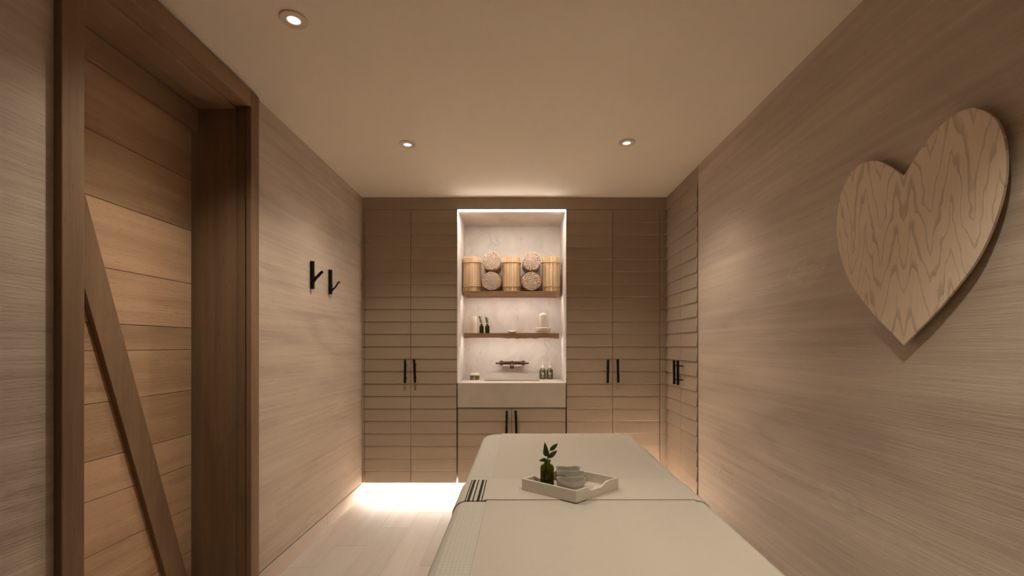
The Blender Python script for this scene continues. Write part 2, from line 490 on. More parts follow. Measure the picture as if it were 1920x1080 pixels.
# ------------------------------------------------------------------ clapboard cabinets
ZK, SL, PR = .1074, .0995, .0105     # underside, slat pitch, projection of each slat's lower edge
def slat_profile(z0, z1):
    """(projection, z) outline of a door whose boards lean out at their lower edges"""
    n0 = int(round((z0 - ZK)/SL))
    zs = [z0]
    k = n0 + 1
    while ZK + k*SL < z1 - .03: zs.append(ZK + k*SL); k += 1
    pts = []
    for i, a in enumerate(zs):
        b = zs[i+1] if i + 1 < len(zs) else z1
        pts += [(PR - .0022, a), (PR, a + .0024), (.0006, b - .0006)]
    pts += [(.0006, z1), (-.02, z1), (-.02, z0)]
    return pts
def slat_door_back(x0, x1, z0, z1, parent, name='door'):
    bm = B(); prism(bm, slat_profile(z0, z1), lambda d, z, k: ((x1 if k else x0), YB - d, z))
    return obj(name, bm, M['cab'], parent)
def slat_door_side(y0, y1, z0, z1, parent, name='door'):
    bm = B(); prism(bm, slat_profile(z0, z1), lambda d, z, k: (XR - d, (y1 if k else y0), z))
    return obj(name, bm, M['caby'], parent)

def handle(parent, fn, z0, z1, lean=0.0, seed=0, out=.040):
    """twig-like bar on two short posts; fn(a, d, z): a along the face, d out of it"""
    rnd = random.Random(seed)
    bm = B(); n = 9; pts = []; rad = []
    for i in range(n):
        f = i/(n-1)
        pts.append(fn(lean*(.5 - f)*-1 + rnd.uniform(-.0005, .0005), out + rnd.uniform(-.0006, .0006), z0 + (z1 - z0)*f))
        rad.append(.0097 + rnd.uniform(-.0007, .0007))
    tube(bm, pts, rad, 12)
    for f in (.2, .78):
        z = z0 + (z1 - z0)*f
        tube(bm, [fn(.004, PR*.45, z), fn(.002, out - .007, z)], .0042, 8)
    return obj('handle', bm, M['black'], parent, smooth='auto')

def back_handle(door, xc, z0, z1, lean, seed):
    handle(door, lambda a, d, z: (xc + a, YB - d, z), z0, z1, lean, seed)

ZT = 2.300
def tall_back(xa, xm, xb, body, filler, label):
    t = thing('tall_cabinet', ((xa + xb)/2, YB + .3, 0), label, 'cabinet', 'built-in clapboard cabinets')
    bm = B(); box(bm, body[0], body[1], YB + .022, 4.25, ZK + .012, ZT); obj('carcass', bm, M['dark'], t)
    bm = B(); box(bm, body[0], body[1], 3.730, 3.745, .004, ZK + .011); obj('kickplate', bm, M['kick'], t)
    slat_door_back(filler[0], filler[1], ZK, ZT, t, 'filler_strip')
    d1 = slat_door_back(xa, xm - .0018, ZK, ZT, t); d2 = slat_door_back(xm + .0018, xb, ZK, ZT, t)
    return t, d1, d2
zh0, zh1 = 1.209 - 69.3/236, 1.209 - 26.2/236
cl, d1, d2 = tall_back(-1.2366, -.868, -.5005, (XL + .001, -.5005), (XL + .001, -1.2405), 'tall taupe clapboard cabinet with two doors left of the lit niche')
back_handle(d1, -.9055, zh0 - .002, zh1 - .002, .002, 1); back_handle(d2, -.8295, zh0, zh1, -.006, 2)
cr, d1, d2 = tall_back(.3845, .752, 1.1285, (.3845, XR - .001), (1.1325, XR + .018), 'tall taupe clapboard cabinet with two doors right of the lit niche')
back_handle(d1, .708, zh0 - .002, zh1 - .002, .002, 3); back_handle(d2, .788, zh0, zh1 + .002, -.006, 4)

# cabinet under the sink
ZS = .705
vt = thing('vanity_cabinet', (-.058, YB + .3, 0), 'low taupe clapboard cabinet with two doors under the stone sink', 'cabinet', 'built-in clapboard cabinets')
bm = B(); box(bm, -.489, .373, YB + .022, 4.15, ZK + .012, ZS); obj('carcass', bm, M['dark'], vt)
bm = B(); box(bm, -.499, .383, 3.730, 3.745, .004, ZK + .011); obj('kickplate', bm, M['kick'], vt)
d1 = slat_door_back(-.4905, -.0605, ZK, ZS, vt); d2 = slat_door_back(-.0570, .3745, ZK, ZS, vt)
back_handle(d1, -.098, .512, .692, .004, 5); back_handle(d2, -.0235, .512, .692, -.006, 6)

# cabinet on the right wall
YM = 3.315
ct = thing('tall_cabinet', (XR + .3, 3.31, 0), 'tall taupe clapboard cabinet with two doors set in the right wall beside the corner', 'cabinet', 'built-in clapboard cabinets')
bm = B(); box(bm, XR + .022, XR + .35, YRC + .002, YB + .015, ZK + .012, ZT); obj('carcass', bm, M['dark'], ct)
bm = B(); box(bm, XR + .073, XR + .088, YRC + .002, 3.728, 0, ZK + .011); obj('kickplate', bm, M['kick'], ct)
slat_door_side(3.609, YB - .014, ZK, ZT, ct, 'filler_strip')
bm = B(); box(bm, XR + .0005, XR + .02, YRC + .001, YRC + .006, ZK, ZT); obj('edge_strip', bm, M['caby'], ct)
d1 = slat_door_side(YM + .0015, 3.605, ZK, ZT, ct); d2 = slat_door_side(YRC + .0105, YM - .0015, ZK, ZT, ct)
for d, yc, sd in ((d1, 3.346, 7), (d2, 3.270, 8)):
    handle(d, lambda a, dd, z, yc=yc: (XR - dd, yc + a, z), .926, 1.101, .003, sd, .045)

# light strips under the cabinets
bm = B(); box(bm, XL + .004, XR - .01, 3.712, 3.727, ZK + .0015, ZK + .0105)
single('light_strip', bm, M['led_kick'], 'glowing strip light under the back wall cabinets, washing the floor', 'light')
bm = B(); box(bm, XR + .052, XR + .070, YRC + .01, 3.660, ZK + .0015, ZK + .0105)
single('light_strip', bm, M['led_kick2'], 'strip light under the cabinet on the right wall', 'light')
bm = B(); box(bm, NX0 + .002, NX1 - .002, YB + .001, YB + .022, NZ1 - .0080, NZ1 - .001)
bm.normal_update()
for f in bm.faces: f.material_index = 0 if f.calc_center_median().z < NZ1 - .007 else 1
single('light_strip', bm, [M['led_top'], M['led_diff']], 'bright white strip light along the top front edge of the niche', 'light')

# ------------------------------------------------------------------ niche contents
SF = 3.870                                              # front face of the shelves
def shelf(z0, z1, label, seed):
    rnd = random.Random(seed)
    n = 90; x0, x1 = -.467, .342
    bumps = [(.0, .004, .05), (.30, -.001, .2), (.46, .006, .045), (.555, .009, .03), (.64, .006, .05), (.75, .0085, .035), (.99, .008, .06)]
    low = []
    for i in range(n + 1):
        f = i/n
        low.append((x0 + (x1 - x0)*f, z0 + .004 - sum(a*math.exp(-((f - c)/w)**2) for c, a, w in bumps)))
    pts = low + [(x1, z1), (x0, z1)]
    bm = B(); prism(bm, pts, lambda u, v, k: (u, SF + .042*k, v))
    box(bm, x0, x1, SF + .042, NY - .001, z0 + .019, z1)
    return single('floating_shelf', bm, M['shelf'], label, 'shelf', 'shelves in the niche')
s1z, s2z = 1.673, 1.3155
shelf(1.628, s1z, 'thick wooden shelf with wavy lower edge carrying the reed bundles', 1)
shelf(1.272, s2z, 'dark wooden shelf with wavy lower edge carrying candles and small green bottles', 2)
for z, lab in ((1.6468, 'strip light under the shelf of reed bundles'), (1.2908, 'strip light under the shelf of candles')):
    bm = B(); box(bm, -.452, .327, SF + .048, SF + .063, z - .0040, z - .0001)
    single('light_strip', bm, M['led_shelf'], lab, 'light')

# bundles of cut reeds
def reed_bundle(name, seed):
    rnd = random.Random(seed)
    t = thing(name, (0,0,0), '', 'reed bundle', 'reed bundles on the upper shelf')
    bm = B(); tone = bm.loops.layers.float_color.new('tone')
    R, L, sp = .0815, .300, .0079
    rows = int(R/(sp*.866)) + 1
    for j in range(-rows, rows + 1):
        for i in range(-rows - 1, rows + 2):
            px = (i + (.5 if j % 2 else 0))*sp + rnd.uniform(-.0013, .0013)
            py = j*sp*.866 + rnd.uniform(-.0013, .0013)
            if px*px + py*py > (R - .0044)**2 or (px*px + py*py < (R*.88)**2 and rnd.random() < .07): continue
            r = rnd.uniform(.0030, .0045); l = L - abs(rnd.gauss(0, .0018)); z0 = abs(rnd.gauss(0, .0022)); a0 = rnd.random()
            rot = [(math.cos(2*PI*(k/6 + a0)), math.sin(2*PI*(k/6 + a0))) for k in range(6)]
            dx, dy = rnd.uniform(-.0015, .0015), rnd.uniform(-.0015, .0015)
            vs = loft(bm, [[(px + r*c, py + r*s, z0) for c, s in rot], [(px + dx + r*c, py + dy + r*s, l) for c, s in rot]])
            tv = min(1, max(0, rnd.gauss(.5, .28)))
            bm.faces.ensure_lookup_table()
            for f in bm.faces[-8:]:
                f.material_index = 1 if len(f.verts) == 6 else 0
                for lp in f.loops: lp[tone] = (tv, tv, tv, 1)
    # hidden core so that the gaps stay dark
    rings = []
    for f in loft(bm, [[(R*.8*math.cos(2*PI*k/20), R*.8*math.sin(2*PI*k/20), z) for k in range(20)] for z in (.018, L - .02)]): pass
    obj('reeds', bm, [M['reed'], M['reed_end']], t)
    for z in (.045, .252):
        bm = B(); torus(bm, (0,0,z), R + .0003, .0026, 44, 8, rnd.uniform(-.04, .04)); obj('tie', bm, M['reed_tie'], t, smooth=True)
    return t
rb0 = reed_bundle('reed_bundle', 11); rb1 = reed_bundle('reed_bundle', 23)
YS = 3.966
place(rb0, (-.4060, YS, s1z), 'upright reed bundle at the left end of the upper shelf')
place(copy_tree(rb0), (-.0640, YS, s1z), 'upright reed bundle in the middle of the upper shelf', (0,0,PI/2))
place(copy_tree(rb0), (.2785, YS, s1z), 'upright reed bundle at the right end of the upper shelf', (0,0,PI))
lie = -PI/2
place(rb1, (-.2350, SF + .003, s1z + .0862), 'lower reed bundle lying end-on, in the left stack of two', (lie, 0, 0))
place(copy_tree(rb1), (-.2330, SF - .004, s1z + .0862 + .171), 'upper reed bundle lying end-on, in the left stack of two', (lie, PI/2, 0))
place(copy_tree(rb1), (.1072, SF + .003, s1z + .0862), 'lower reed bundle lying end-on, in the right stack of two', (lie, PI, 0))
place(copy_tree(rb1), (.1090, SF - .004, s1z + .0862 + .171), 'upper reed bundle lying end-on, in the right stack of two', (lie, -PI/2, 0))

# pillar candles
def candle(loc, r, h, label, dome):
    t = thing('pillar_candle', loc, label, 'candle', 'ivory candles in the niche')
    x, y, z = loc
    bm = B()
    prof = [(r*.97, 0), (r, .003), (r, h - .004)]
    prof += ([(r*.96, h), (r*.5, h + .007), (.006, h + .013)] if dome else [(r*.97, h), (r*.8, h - .002), (.004, h - .006)])
    lathe(bm, prof, loc, 32); obj('wax', bm, M['wax'], t, smooth='auto')
    zt = z + (h + .012 if dome else h - .007)
    bm = B(); tube(bm, [(x, y, zt), (x - .001, y, zt + .007), (x - .003, y, zt + .013)] if dome else [(x, y, zt), (x, y, zt + .006)], .0016, 6)
    obj('wick', bm, M['wick'], t, smooth=True)
candle((-.4040, 3.985, s2z), .0345, .147, 'plain ivory pillar candle standing straight on the lower shelf', False)
hx, hy = .2110, 3.965
ht = thing('candle_holder', (hx, hy, s2z), 'white round candle holder with clear glass cylinder on the lower shelf', 'candle holder')
bm = B(); lathe(bm, [(.052, 0), (.0545, .004), (.0545, .012), (.062, .017), (.0655, .022), (.0665, .046), (.064, .048), (.061, .046), (.058, .024), (.004, .022)], (hx, hy, s2z), 48)
obj('dish', bm, M['saucer'], ht, smooth='auto')
bm = B(); gx = hx + .004; lathe(bm, [(.0465, .0245), (.0465, .198), (.0455, .2), (.0440, .198), (.0440, .0245)], (gx, hy, s2z), 48, (False, False))
bmesh.ops.remove_doubles(bm, verts=bm.verts, dist=1e-6)
obj('glass_cylinder', bm, M['clear'], ht, smooth='auto')
candle((hx - .002, hy, s2z + .0225), .0350, .142, 'ivory pillar candle with domed top inside the glass cylinder', True)

# little green bottles with sprigs
def bottle_vase(loc, label, k=1.0):
    t = thing('bottle_vase', loc, label, 'bottle', 'small green glass bottles holding sprigs')
    prof_o = [(.0215,0), (.0228,.0015), (.0228,.0655), (.0205,.0725), (.0118,.0785), (.0105,.080), (.0105,.0845), (.0126,.0855), (.0126,.0905), (.0112,.0915)]
    prof_i = [(.0086,.0915), (.0086,.080), (.0104,.0755), (.0190,.0695), (.0208,.0640), (.0208,.0045), (.004,.0035)]
    bm = B(); lathe(bm, [(r*k, z*k) for r, z in prof_o + prof_i], loc, 40)
    obj('glass_body', bm, M['green'], t, smooth='auto')
    bm = B(); lathe(bm, [(.0203*k, .0047*k), (.0203*k, .052*k), (.019*k, .0523*k), (.002*k, .0523*k)], loc, 32); obj('water', bm, M['water'], t, smooth='auto')
    return t

def leaf(bm, base, tip, w, side, curl=.15):
    base, tip, side = Vector(base), Vector(tip), Vector(side).normalized()
    ax = tip - base; nrm = ax.cross(side).normalized(); n = 8
    rows = []
    for i in range(n + 1):
        f = i/n
        c = base + ax*f + nrm*(math.sin(f*PI)*ax.length*curl)
        ww = w*.5*(math.sin(PI*min(1, f**.8)))**.8 if 0 < f < 1 else .0004
        rows.append([bm.verts.new(c - side*ww + nrm*ww*.25), bm.verts.new(c), bm.verts.new(c + side*ww + nrm*ww*.25)])
    for a, b in zip(rows, rows[1:]):
        for k in range(2): bm.faces.new((a[k], a[k+1], b[k+1], b[k]))

bx, by, bz = .0925, 1.492, .7435
def P(px, py, y):       # photograph pixel at depth y -> point in the room (used for measuring only)
    s = 853.333/y; return ((px - 973)/s, y, CAMZ - (py - 648)/s)
bottle_vase((bx, by, bz), 'green glass bottle with leafy sprig standing on the cream tray')
st = thing('leafy_sprig', (bx, by, bz + .006), 'dark green leafy sprig in the bottle on the tray', 'sprig', 'sprigs in small bottles')
q = lambda a, b, dy=0: P(960 + a/7.2, 810 + b/7.2, by + dy)
bm = B(); tube(bm, [(bx - .010, by, bz + .008), q(455, 470), q(470, 400), q(482, 330), q(500, 270), q(515, 240)], [.0014,.0014,.0014,.0012,.001,.0008], 8)
stem = obj('stem', bm, M['leaf'], st, smooth=True)
for b0, t0, w, dy in (((482,325),(443,138),.0100,.004), ((512,250),(617,153),.0092,-.004), ((482,345),(610,248),.0105,-.010),
                      ((470,330),(428,225),.0085,-.008), ((462,362),(366,386),.0080,-.004), ((478,352),(520,300),.0075,.010)):
    a, c = Vector(q(*b0)), Vector(q(*t0, dy)); d = (c - a).normalized()
    bm = B(); leaf(bm, a, c, w*1.55, d.cross(Vector((0.25, 1, .15))), .10); obj('leaf', bm, M['leaf'], st, smooth=True)

for (xc, lab, lab2, seed) in ((-.3210, 'left of the two small green bottles on the shelf beside the plain candle', 'thin green sprig in the left bottle on the shelf', 3),
                              (-.2710, 'right of the two small green bottles on the shelf, nearer the dish', 'bushy green sprig in the right bottle on the shelf', 5)):
    yv = 3.903
    bottle_vase((xc, yv, s2z), lab, .86)
    rnd = random.Random(seed)
    s = thing('leafy_sprig', (xc, yv, s2z + .006), lab2, 'sprig', 'sprigs in small bottles')
    top = Vector((xc - (.016 if seed == 3 else .008), yv - .002, s2z + (.142 if seed == 3 else .134)))
    pts = [Vector((xc + .008, yv, s2z + .012)), Vector((xc + .001, yv, s2z + .075)), top]
    bm = B(); tube(bm, pts, [.0012, .0012, .0007], 6); obj('stem', bm, M['leaf2'], s, smooth=True)
    bm = B()
    for i in range(16):
        f = .12 + .85*i/16
        b0 = pts[1].lerp(top, f); a = i*2.4
        d = Vector((math.cos(a)*.9 - .2, math.sin(a)*.9, .9)).normalized()
        leaf(bm, b0, b0 + d*rnd.uniform(.016, .026), .0062, d.cross(Vector((.2, 1, .1))), .05)
    if seed == 3:
        for dx, dz in ((.014,.055), (.020,.022), (-.028,.028)):
            tube(bm, [pts[1], pts[1] + Vector((dx*.6, 0, dz*.6)), pts[1] + Vector((dx, 0, dz + .008))], .0007, 5)
    obj('leaf_cluster', bm, M['leaf2'], s, smooth=True)

# leaf-shaped dish
dx, dyy = -.0570, 3.925
bm = B(); rings = []
for sc_, z, w in ((.30, 0, 0), (.42, .001, 0), (.75, .014, .4), (1.0, .026, 1), (.965, .0275, 1), (.70, .0165, .4), (.30, .004, 0)):
    r = []
    for i in range(48):
        a = 2*PI*i/48
        k = 1 - .30*abs(math.sin(a))**1.5
        zz = z - w*.0085*math.cos(2*a + PI)*.5 - w*.002
        if a > PI: zz -= w*.006*max(0, math.sin(-a))**3 * -1 * -1
        r.append((dx + .0545*sc_*math.cos(a), dyy + .040*sc_*k*math.sin(a), s2z + zz))
    rings.append(r)
loft(bm, rings); single('shallow_dish', bm, M['dish'], 'shallow white pointed dish in the middle of the lower shelf', 'dish', smooth=True)

# stone sink
SX0, SX1 = -.4915, .3755
bm = B()
box(bm, SX0, SX1, 3.645, 3.840, .7125, .909); box(bm, SX0, SX1, 4.020, NY - .001, .7125, .909)
box(bm, SX0, -.298, 3.840, 4.020, .7125, .909); box(bm, .178, SX1, 3.840, 4.020, .7125, .909)
box(bm, -.298, .178, 3.840, 4.020, .7125, .800)
sk = thing('stone_sink', (-.058, 3.9, .7125), 'pale stone trough sink with deep plain front in the niche', 'sink')
obj('basin', bm, M['stone'], sk)
bm = B(); lathe(bm, [(.022, 0), (.022, .003), (.019, .004), (.003, .0035)], (-.06, 3.93, .8002), 24); obj('drain', bm, M['drain'], sk, smooth='auto')

# wall faucet
fxc, fz = -.0610, 1.052
ft = thing('wall_faucet', (fxc, NY, fz), 'dark bronze wall-mounted tap with twig-like bar and two levers', 'tap')
for s_ in (-1, 1):
    bm = B(); rings = []
    for r, y in ((.021, 0), (.0215, .006), (.019, .012), (.012, .016), (.010, .045)):
        rings.append([(fxc + s_*.0985 + r*math.cos(2*PI*k/24), NY - .0008 - y, fz + r*math.sin(2*PI*k/24)) for k in range(24)])
    loft(bm, rings); obj('wall_flange', bm, M['bronze'], ft, smooth='auto')
    bm = B(); tube(bm, [(fxc + s_*.075, NY - .058, fz - .003), (fxc + s_*.100, NY - .062, fz - .003), (fxc + s_*.132, NY - .062, fz - .002), (fxc + s_*.150, NY - .064, fz - .002)], [.009, .008, .0065, .0075], 12)
    obj('lever', bm, M['bronze'], ft, smooth='auto')
bm = B(); tube(bm, [(fxc - .108, NY - .050, fz), (fxc - .055, NY - .050, fz + .001), (fxc, NY - .050, fz - .001), (fxc + .055, NY - .050, fz + .001), (fxc + .108, NY - .050, fz)], [.013, .0150, .0145, .0150, .013], 16)
obj('bar', bm, M['bronze'], ft, smooth='auto')
bm = B(); tube(bm, [(fxc, NY - .045, fz + .002), (fxc, NY - .085, fz + .006), (fxc, NY - .120, fz - .002), (fxc, NY - .142, fz - .022), (fxc, NY - .146, fz - .045)], [.016, .0165, .017, .0165, .017], 18)
obj('spout', bm, M['bronze'], ft, smooth='auto')

# soap bottles and jar, with their printed marks
def text_mesh(ch, size):
    cu = bpy.data.curves.new('printed_letter', 'FONT'); cu.body = ch; cu.size = size; cu.align_x = 'CENTER'; cu.offset = size*.012
    o = bpy.data.objects.new('printed_letter', cu); COL.objects.link(o)
    dg = bpy.context.evaluated_depsgraph_get()
    me = bpy.data.meshes.new_from_object(o.evaluated_get(dg))
    bm = bmesh.new(); bm.from_mesh(me)
    bpy.data.objects.remove(o); bpy.data.curves.remove(cu); bpy.data.meshes.remove(me)
    return bm
def wrap_marks(bm, R, c, z):
    """bend the flat lettering round a bottle of radius R"""
    bmesh.ops.triangulate(bm, faces=bm.faces)
    bmesh.ops.subdivide_edges(bm, edges=[e for e in bm.edges], cuts=1)
    for v in bm.verts:
        u, w = v.co.x, v.co.y
        a = u/R
        v.co = (c[0] + (R + .0004)*math.sin(a), c[1] - (R + .0004)*math.cos(a), z + w)
def bars(bm, rows):
    for w, y, h, n in rows:
        step = w/n
        for i in range(n):
            x0 = -w/2 + i*step; ww = step*.72
            v = [bm.verts.new(p) for p in ((x0, y, 0), (x0 + ww, y, 0), (x0 + ww, y + h, 0), (x0, y + h, 0))]
            bm.faces.new(v)
def pump(loc, label):
    R = .0288
    t = thing('pump_bottle', loc, label, 'soap bottle', 'olive pump bottles by the sink'); x, y, z = loc
    bm = B(); lathe(bm, [(.026, 0), (R, .003), (R, .078), (.027, .082), (.0135, .0955), (.0125, .098)], loc, 40); obj('bottle_body', bm, M['pump_green'], t, smooth='auto')
    bm = B(); lathe(bm, [(.0122, .0965), (.0122, .108), (.0105, .114), (.0050, .121), (.0036, .123), (.0034, .143), (.0046, .1435), (.0046, .152), (.0030, .153)], loc, 24)
    tube(bm, [(x, y, z + .1485), (x - .004, y - .018, z + .1485), (x - .005, y - .026, z + .1455)], .0026, 8)
    obj('pump_head', bm, M['white'], t, smooth='auto')
    bm = text_mesh('b', .046); bars(bm, [(.017, -.0085, .0026, 4), (.014, -.0128, .0022, 3), (.034, -.0190, .0020, 9), (.021, -.0275, .0020, 6)])
    wrap_marks(bm, R, loc, z + .038); obj('printed_mark', bm, M['mark'], t)
    return t
pump((.2130, 4.090, .909), 'left of the two olive pump bottles on the sink, with a white b')
pump((.2765, 4.090, .909), 'right of the two olive pump bottles on the sink, nearest the niche side')
jl = (-.3890, 4.000, .909)
jt = thing('lidded_jar', jl, 'low olive jar with white lid on the left of the sink', 'jar')
bm = B(); lathe(bm, [(.039, 0), (.0412, .002), (.0412, .038), (.039, .0395)], jl, 48); obj('jar_body', bm, M['jar_green'], jt, smooth='auto')
bm = B(); lathe(bm, [(.0418, .0397), (.0422, .0415), (.0422, .0535), (.0405, .0555), (.004, .056)], jl, 48); obj('jar_lid', bm, M['white'], jt, smooth='auto')
bm = text_mesh('b', .022); bars(bm, [(.036, -.006, .0026, 8), (.018, -.0105, .002, 5)])
wrap_marks(bm, .0412, jl, jl[2] + .016); obj('printed_mark', bm, M['mark'], jt)

# ------------------------------------------------------------------ wall hooks and heart
def hook(y, z0, z1, zb, zt, rb, label):
    t = thing('branch_hook', (XL, y, z0), label, 'hook', 'black branch hooks on the left wall')
    bm = B(); tube(bm, [(XL + .0113, y, z0), (XL + .0118, y + .001, (z0*2 + z1)/3), (XL + .0113, y, (z0 + 2*z1)/3), (XL + .0116, y - .001, z1)], [.0115, .0120, .0115, .0118], 16)
    obj('stem', bm, M['black'], t, smooth='auto')
    bm = B(); tube(bm, [(XL + .016, y, zb - .018), (XL + .027, y, zb - .006), (XL + .042, y, zb + .006), (XL + .062, y, zt - .008), (XL + .073, y, zt)], [rb*1.7, rb*1.25, rb, rb, rb], 12)
    obj('branch', bm, M['black'], t, smooth='auto')
hook(2.753, 1.5525, 1.7187, 1.621, 1.657, .0085, 'black branch-shaped hook nearer the door, with a thick twig')
hook(3.016, 1.550, 1.711, 1.588, 1.633, .0052, 'black branch-shaped hook nearer the cabinets, with a thin twig')

half = [(0, 1.714), (.006, 1.719), (.046, 1.757), (.093, 1.794), (.140, 1.8125), (.185, 1.8145), (.221, 1.797), (.262, 1.7487), (.282, 1.680),
        (.2815, 1.593), (.256, 1.501), (.209, 1.414), (.115, 1.3106), (.055, 1.2585), (0, 1.210)]
def catmull(P_, n=6):
    out = []
    for i in range(len(P_) - 1):
        p0, p1, p2, p3 = P_[max(i-1, 0)], P_[i], P_[i+1], P_[min(i+2, len(P_)-1)]
        for k in range(n):
            u = k/n
            out.append(tuple(.5*((2*p1[j]) + (-p0[j] + p2[j])*u + (2*p0[j] - 5*p1[j] + 4*p2[j] - p3[j])*u*u + (-p0[j] + 3*p1[j] - 3*p2[j] + p3[j])*u**3) for j in range(2)))
    out.append(P_[-1]); return out
hp = catmull(half)
KH = 1.162/1.145
hp = [(u*KH, CAMZ + (z - CAMZ)*KH) for u, z in hp]
outline = hp + [(-u, z) for u, z in reversed(hp[1:-1])]
HY = 1.352*1.162/1.145
ht_ = thing('wooden_heart', (1.165, HY, 1.210), 'large pale veneered wooden heart hung on the right wall', 'wall decoration')
bm = B(); prism(bm, [(u, z) for u, z in outline], lambda u, z, k: (1.160 + .007*k, HY - u, z))
obj('heart_panel', bm, M['heart'], ht_)
bm = B(); box(bm, 1.1672, XR - .0005, HY - .11, HY + .11, 1.56, 1.68); obj('mounting_block', bm, M['frame'], ht_)

# ------------------------------------------------------------------ treatment table and linen
TZ = .729
def rounded_plan(pts, radii, n=10):
    out = []
    for i, p in enumerate(pts):
        a = Vector(pts[i-1]); b = Vector(p); c = Vector(pts[(i+1) % len(pts)]); r = radii[i]
        d1 = (a - b).normalized(); d2 = (c - b).normalized()
        ang = d1.angle(d2); tl = r/math.tan(ang/2)
        cen = b + (d1 + d2).normalized()*(r/math.sin(ang/2))
        s = b + d1*tl - cen; e = b + d2*tl - cen
        a0 = math.atan2(s.y, s.x); a1 = math.atan2(e.y, e.x)
        while a1 - a0 > PI: a1 -= 2*PI
        while a1 - a0 < -PI: a1 += 2*PI
        for k in range(n + 1):
            t = a0 + (a1 - a0)*k/n
            out.append((cen.x + r*math.cos(t), cen.y + r*math.sin(t)))
    return out
def inset(pts, d):
    out = []
    n = len(pts)
    for i in range(n):
        a, c = Vector(pts[i-1]), Vector(pts[(i+1) % n])
        t = (c - a).normalized(); nn = Vector((-t.y, t.x))
        out.append((pts[i][0] + nn.x*d, pts[i][1] + nn.y*d))
    return out
TY0, TY1 = .62, 2.500
plan = rounded_plan([(-.207, TY0), (.572, TY0), (.620, TY1), (-.196, TY1)], [.06, .06, .075, .085], 14)   # counter-clockwise
area = sum(plan[i-1][0]*plan[i][1] - plan[i][0]*plan[i-1][1] for i in range(len(plan)))
if area < 0: plan.reverse()
tt = thing('massage_table', (.2, 1.55, 0), 'cream massage table under a quilted cover in the middle of the room', 'massage table')
r = .042; bm = B()
rings = [[(x, y, .50) for x, y in inset(plan, .004)], [(x, y, .52) for x, y in plan]]
for k in range(0, 9):
    a = PI/2*k/8
    rings.append([(x, y, TZ - r + r*math.sin(a)) for x, y in inset(plan, r*(1 - math.cos(a)))])
loft(bm, rings); obj('quilted_cover', bm, M['quilt'], tt, smooth='auto')
bm = B(); box(bm, -.15, .53, TY0 + .06, TY1 - .08, .42, .499); obj('frame', bm, M['frame'], tt, bevel=.005)
for lx in (-.12, .50):
    for ly in (TY0 + .12, TY1 - .14):
        bm = B(); box(bm, lx - .03, lx + .03, ly - .03, ly + .03, 0, .4195); obj('leg', bm, M['frame'], tt, bevel=.004)

def strip(bm, path, nrm, lat0, lat1, thick, fn, cuts=1):
    rings = []
    for i in range(cuts + 1):
        lat = lat0 + (lat1 - lat0)*i/cuts
        rings.append([fn(p, lat) for p in path] + [fn((p[0] + n[0]*thick, p[1] + n[1]*thick), lat) for p, n in zip(reversed(path), reversed(nrm))])
    loft(bm, rings)
def edge_path(u0, u1, zlo, off, rr, both=True):
    """profile over a table top: up one rounded edge, across, down the other"""
    path, nrm = [], []
    if both:
        path += [(u0 - off, zlo + .02), (u0 - off, TZ - rr)]; nrm += [(-1, 0), (-1, 0)]
        for k in range(1, 9):
            a = PI - PI/2*k/8
            path.append((u0 + rr + (rr + off)*math.cos(a), TZ - rr + (rr + off)*math.sin(a))); nrm.append((math.cos(a), math.sin(a)))
    else:
        path.append((u0, TZ + off)); nrm.append((0, 1))
    if both:
        for u, o in ((-.112, off), (-.100, .0046), (.541, .0046), (.553, off)): path.append((u, TZ + o)); nrm.append((0, 1))
    else:
        path.append(((u0 + u1)/2, TZ + off)); nrm.append((0, 1))
    for k in range(0, 9):
        a = PI/2 - PI/2*k/8
        path.append((u1 - rr + (rr + off)*math.cos(a), TZ - rr + (rr + off)*math.sin(a))); nrm.append((math.cos(a), math.sin(a)))
    path += [(u1 + off, zlo)]; nrm += [(1, 0)]
    return path, nrm
bm = B(); path, nrm = edge_path(TY0 + .05, TY1, .56, .0012, r, False)
strip(bm, path, nrm, -.1005, .540, .0030, lambda p, lat: (lat + (p[0] - 1.2)*(.006 if lat < 0 else .006), p[0], p[1]))
single('bed_sheet', bm, M['sheet'], 'smooth cream ribbed sheet lying lengthwise along the massage table', 'sheet', origin=(0, 1.5, .7), smooth='auto')
bm = B(); path, nrm = edge_path(-.2019, .5945, .60, .0012, r, True)
strip(bm, path, nrm, 1.400, 1.615, .0026, lambda p, lat: (p[0] + (lat - 1.5)*(.0255 if p[0] > .3 else .0059), lat, p[1]), 6)
single('folded_towel', bm, M['throw'], 'cream towel with dark green stripes folded across the massage table', 'towel', origin=(0, 1.5, .7), smooth='auto')
TT = TZ + .0074           # top of the towel

# ------------------------------------------------------------------ tray with bowls
F, Lc, Rc = Vector((.1715, 1.364)), Vector((.0090, 1.492)), Vector((.3290, 1.503))
Bc = Lc + Rc - F
th, wh = .0075, .0370
tr = thing('serving_tray', ((F.x + Bc.x)/2, (F.y + Bc.y)/2, TT), 'square cream tray with dipped sides lying on the striped towel', 'tray')
e1 = (Lc - F); e2 = (Rc - F); l1, l2 = e1.length, e2.length; d1, d2 = e1/l1, e2/l2
def tp(a, b, z): v = F + d1*a + d2*b; return (v.x, v.y, TT + z)
def slab(a0, a1, b0, b1, z0, z1):
    bm = B(); loft(bm, [[tp(a0, b0, z), tp(a1, b0, z), tp(a1, b1, z), tp(a0, b1, z)] for z in (z0, z1)]); return bm
obj('tray_base', slab(th, l1 - th, th, l2 - th, .0005, .006), M['tray'], tr)
obj('long_side', slab(0, l1, 0, th, 0, wh), M['tray'], tr, bevel=.0012)
obj('long_side', slab(0, l1, l2 - th, l2, 0, wh), M['tray'], tr, bevel=.0012)
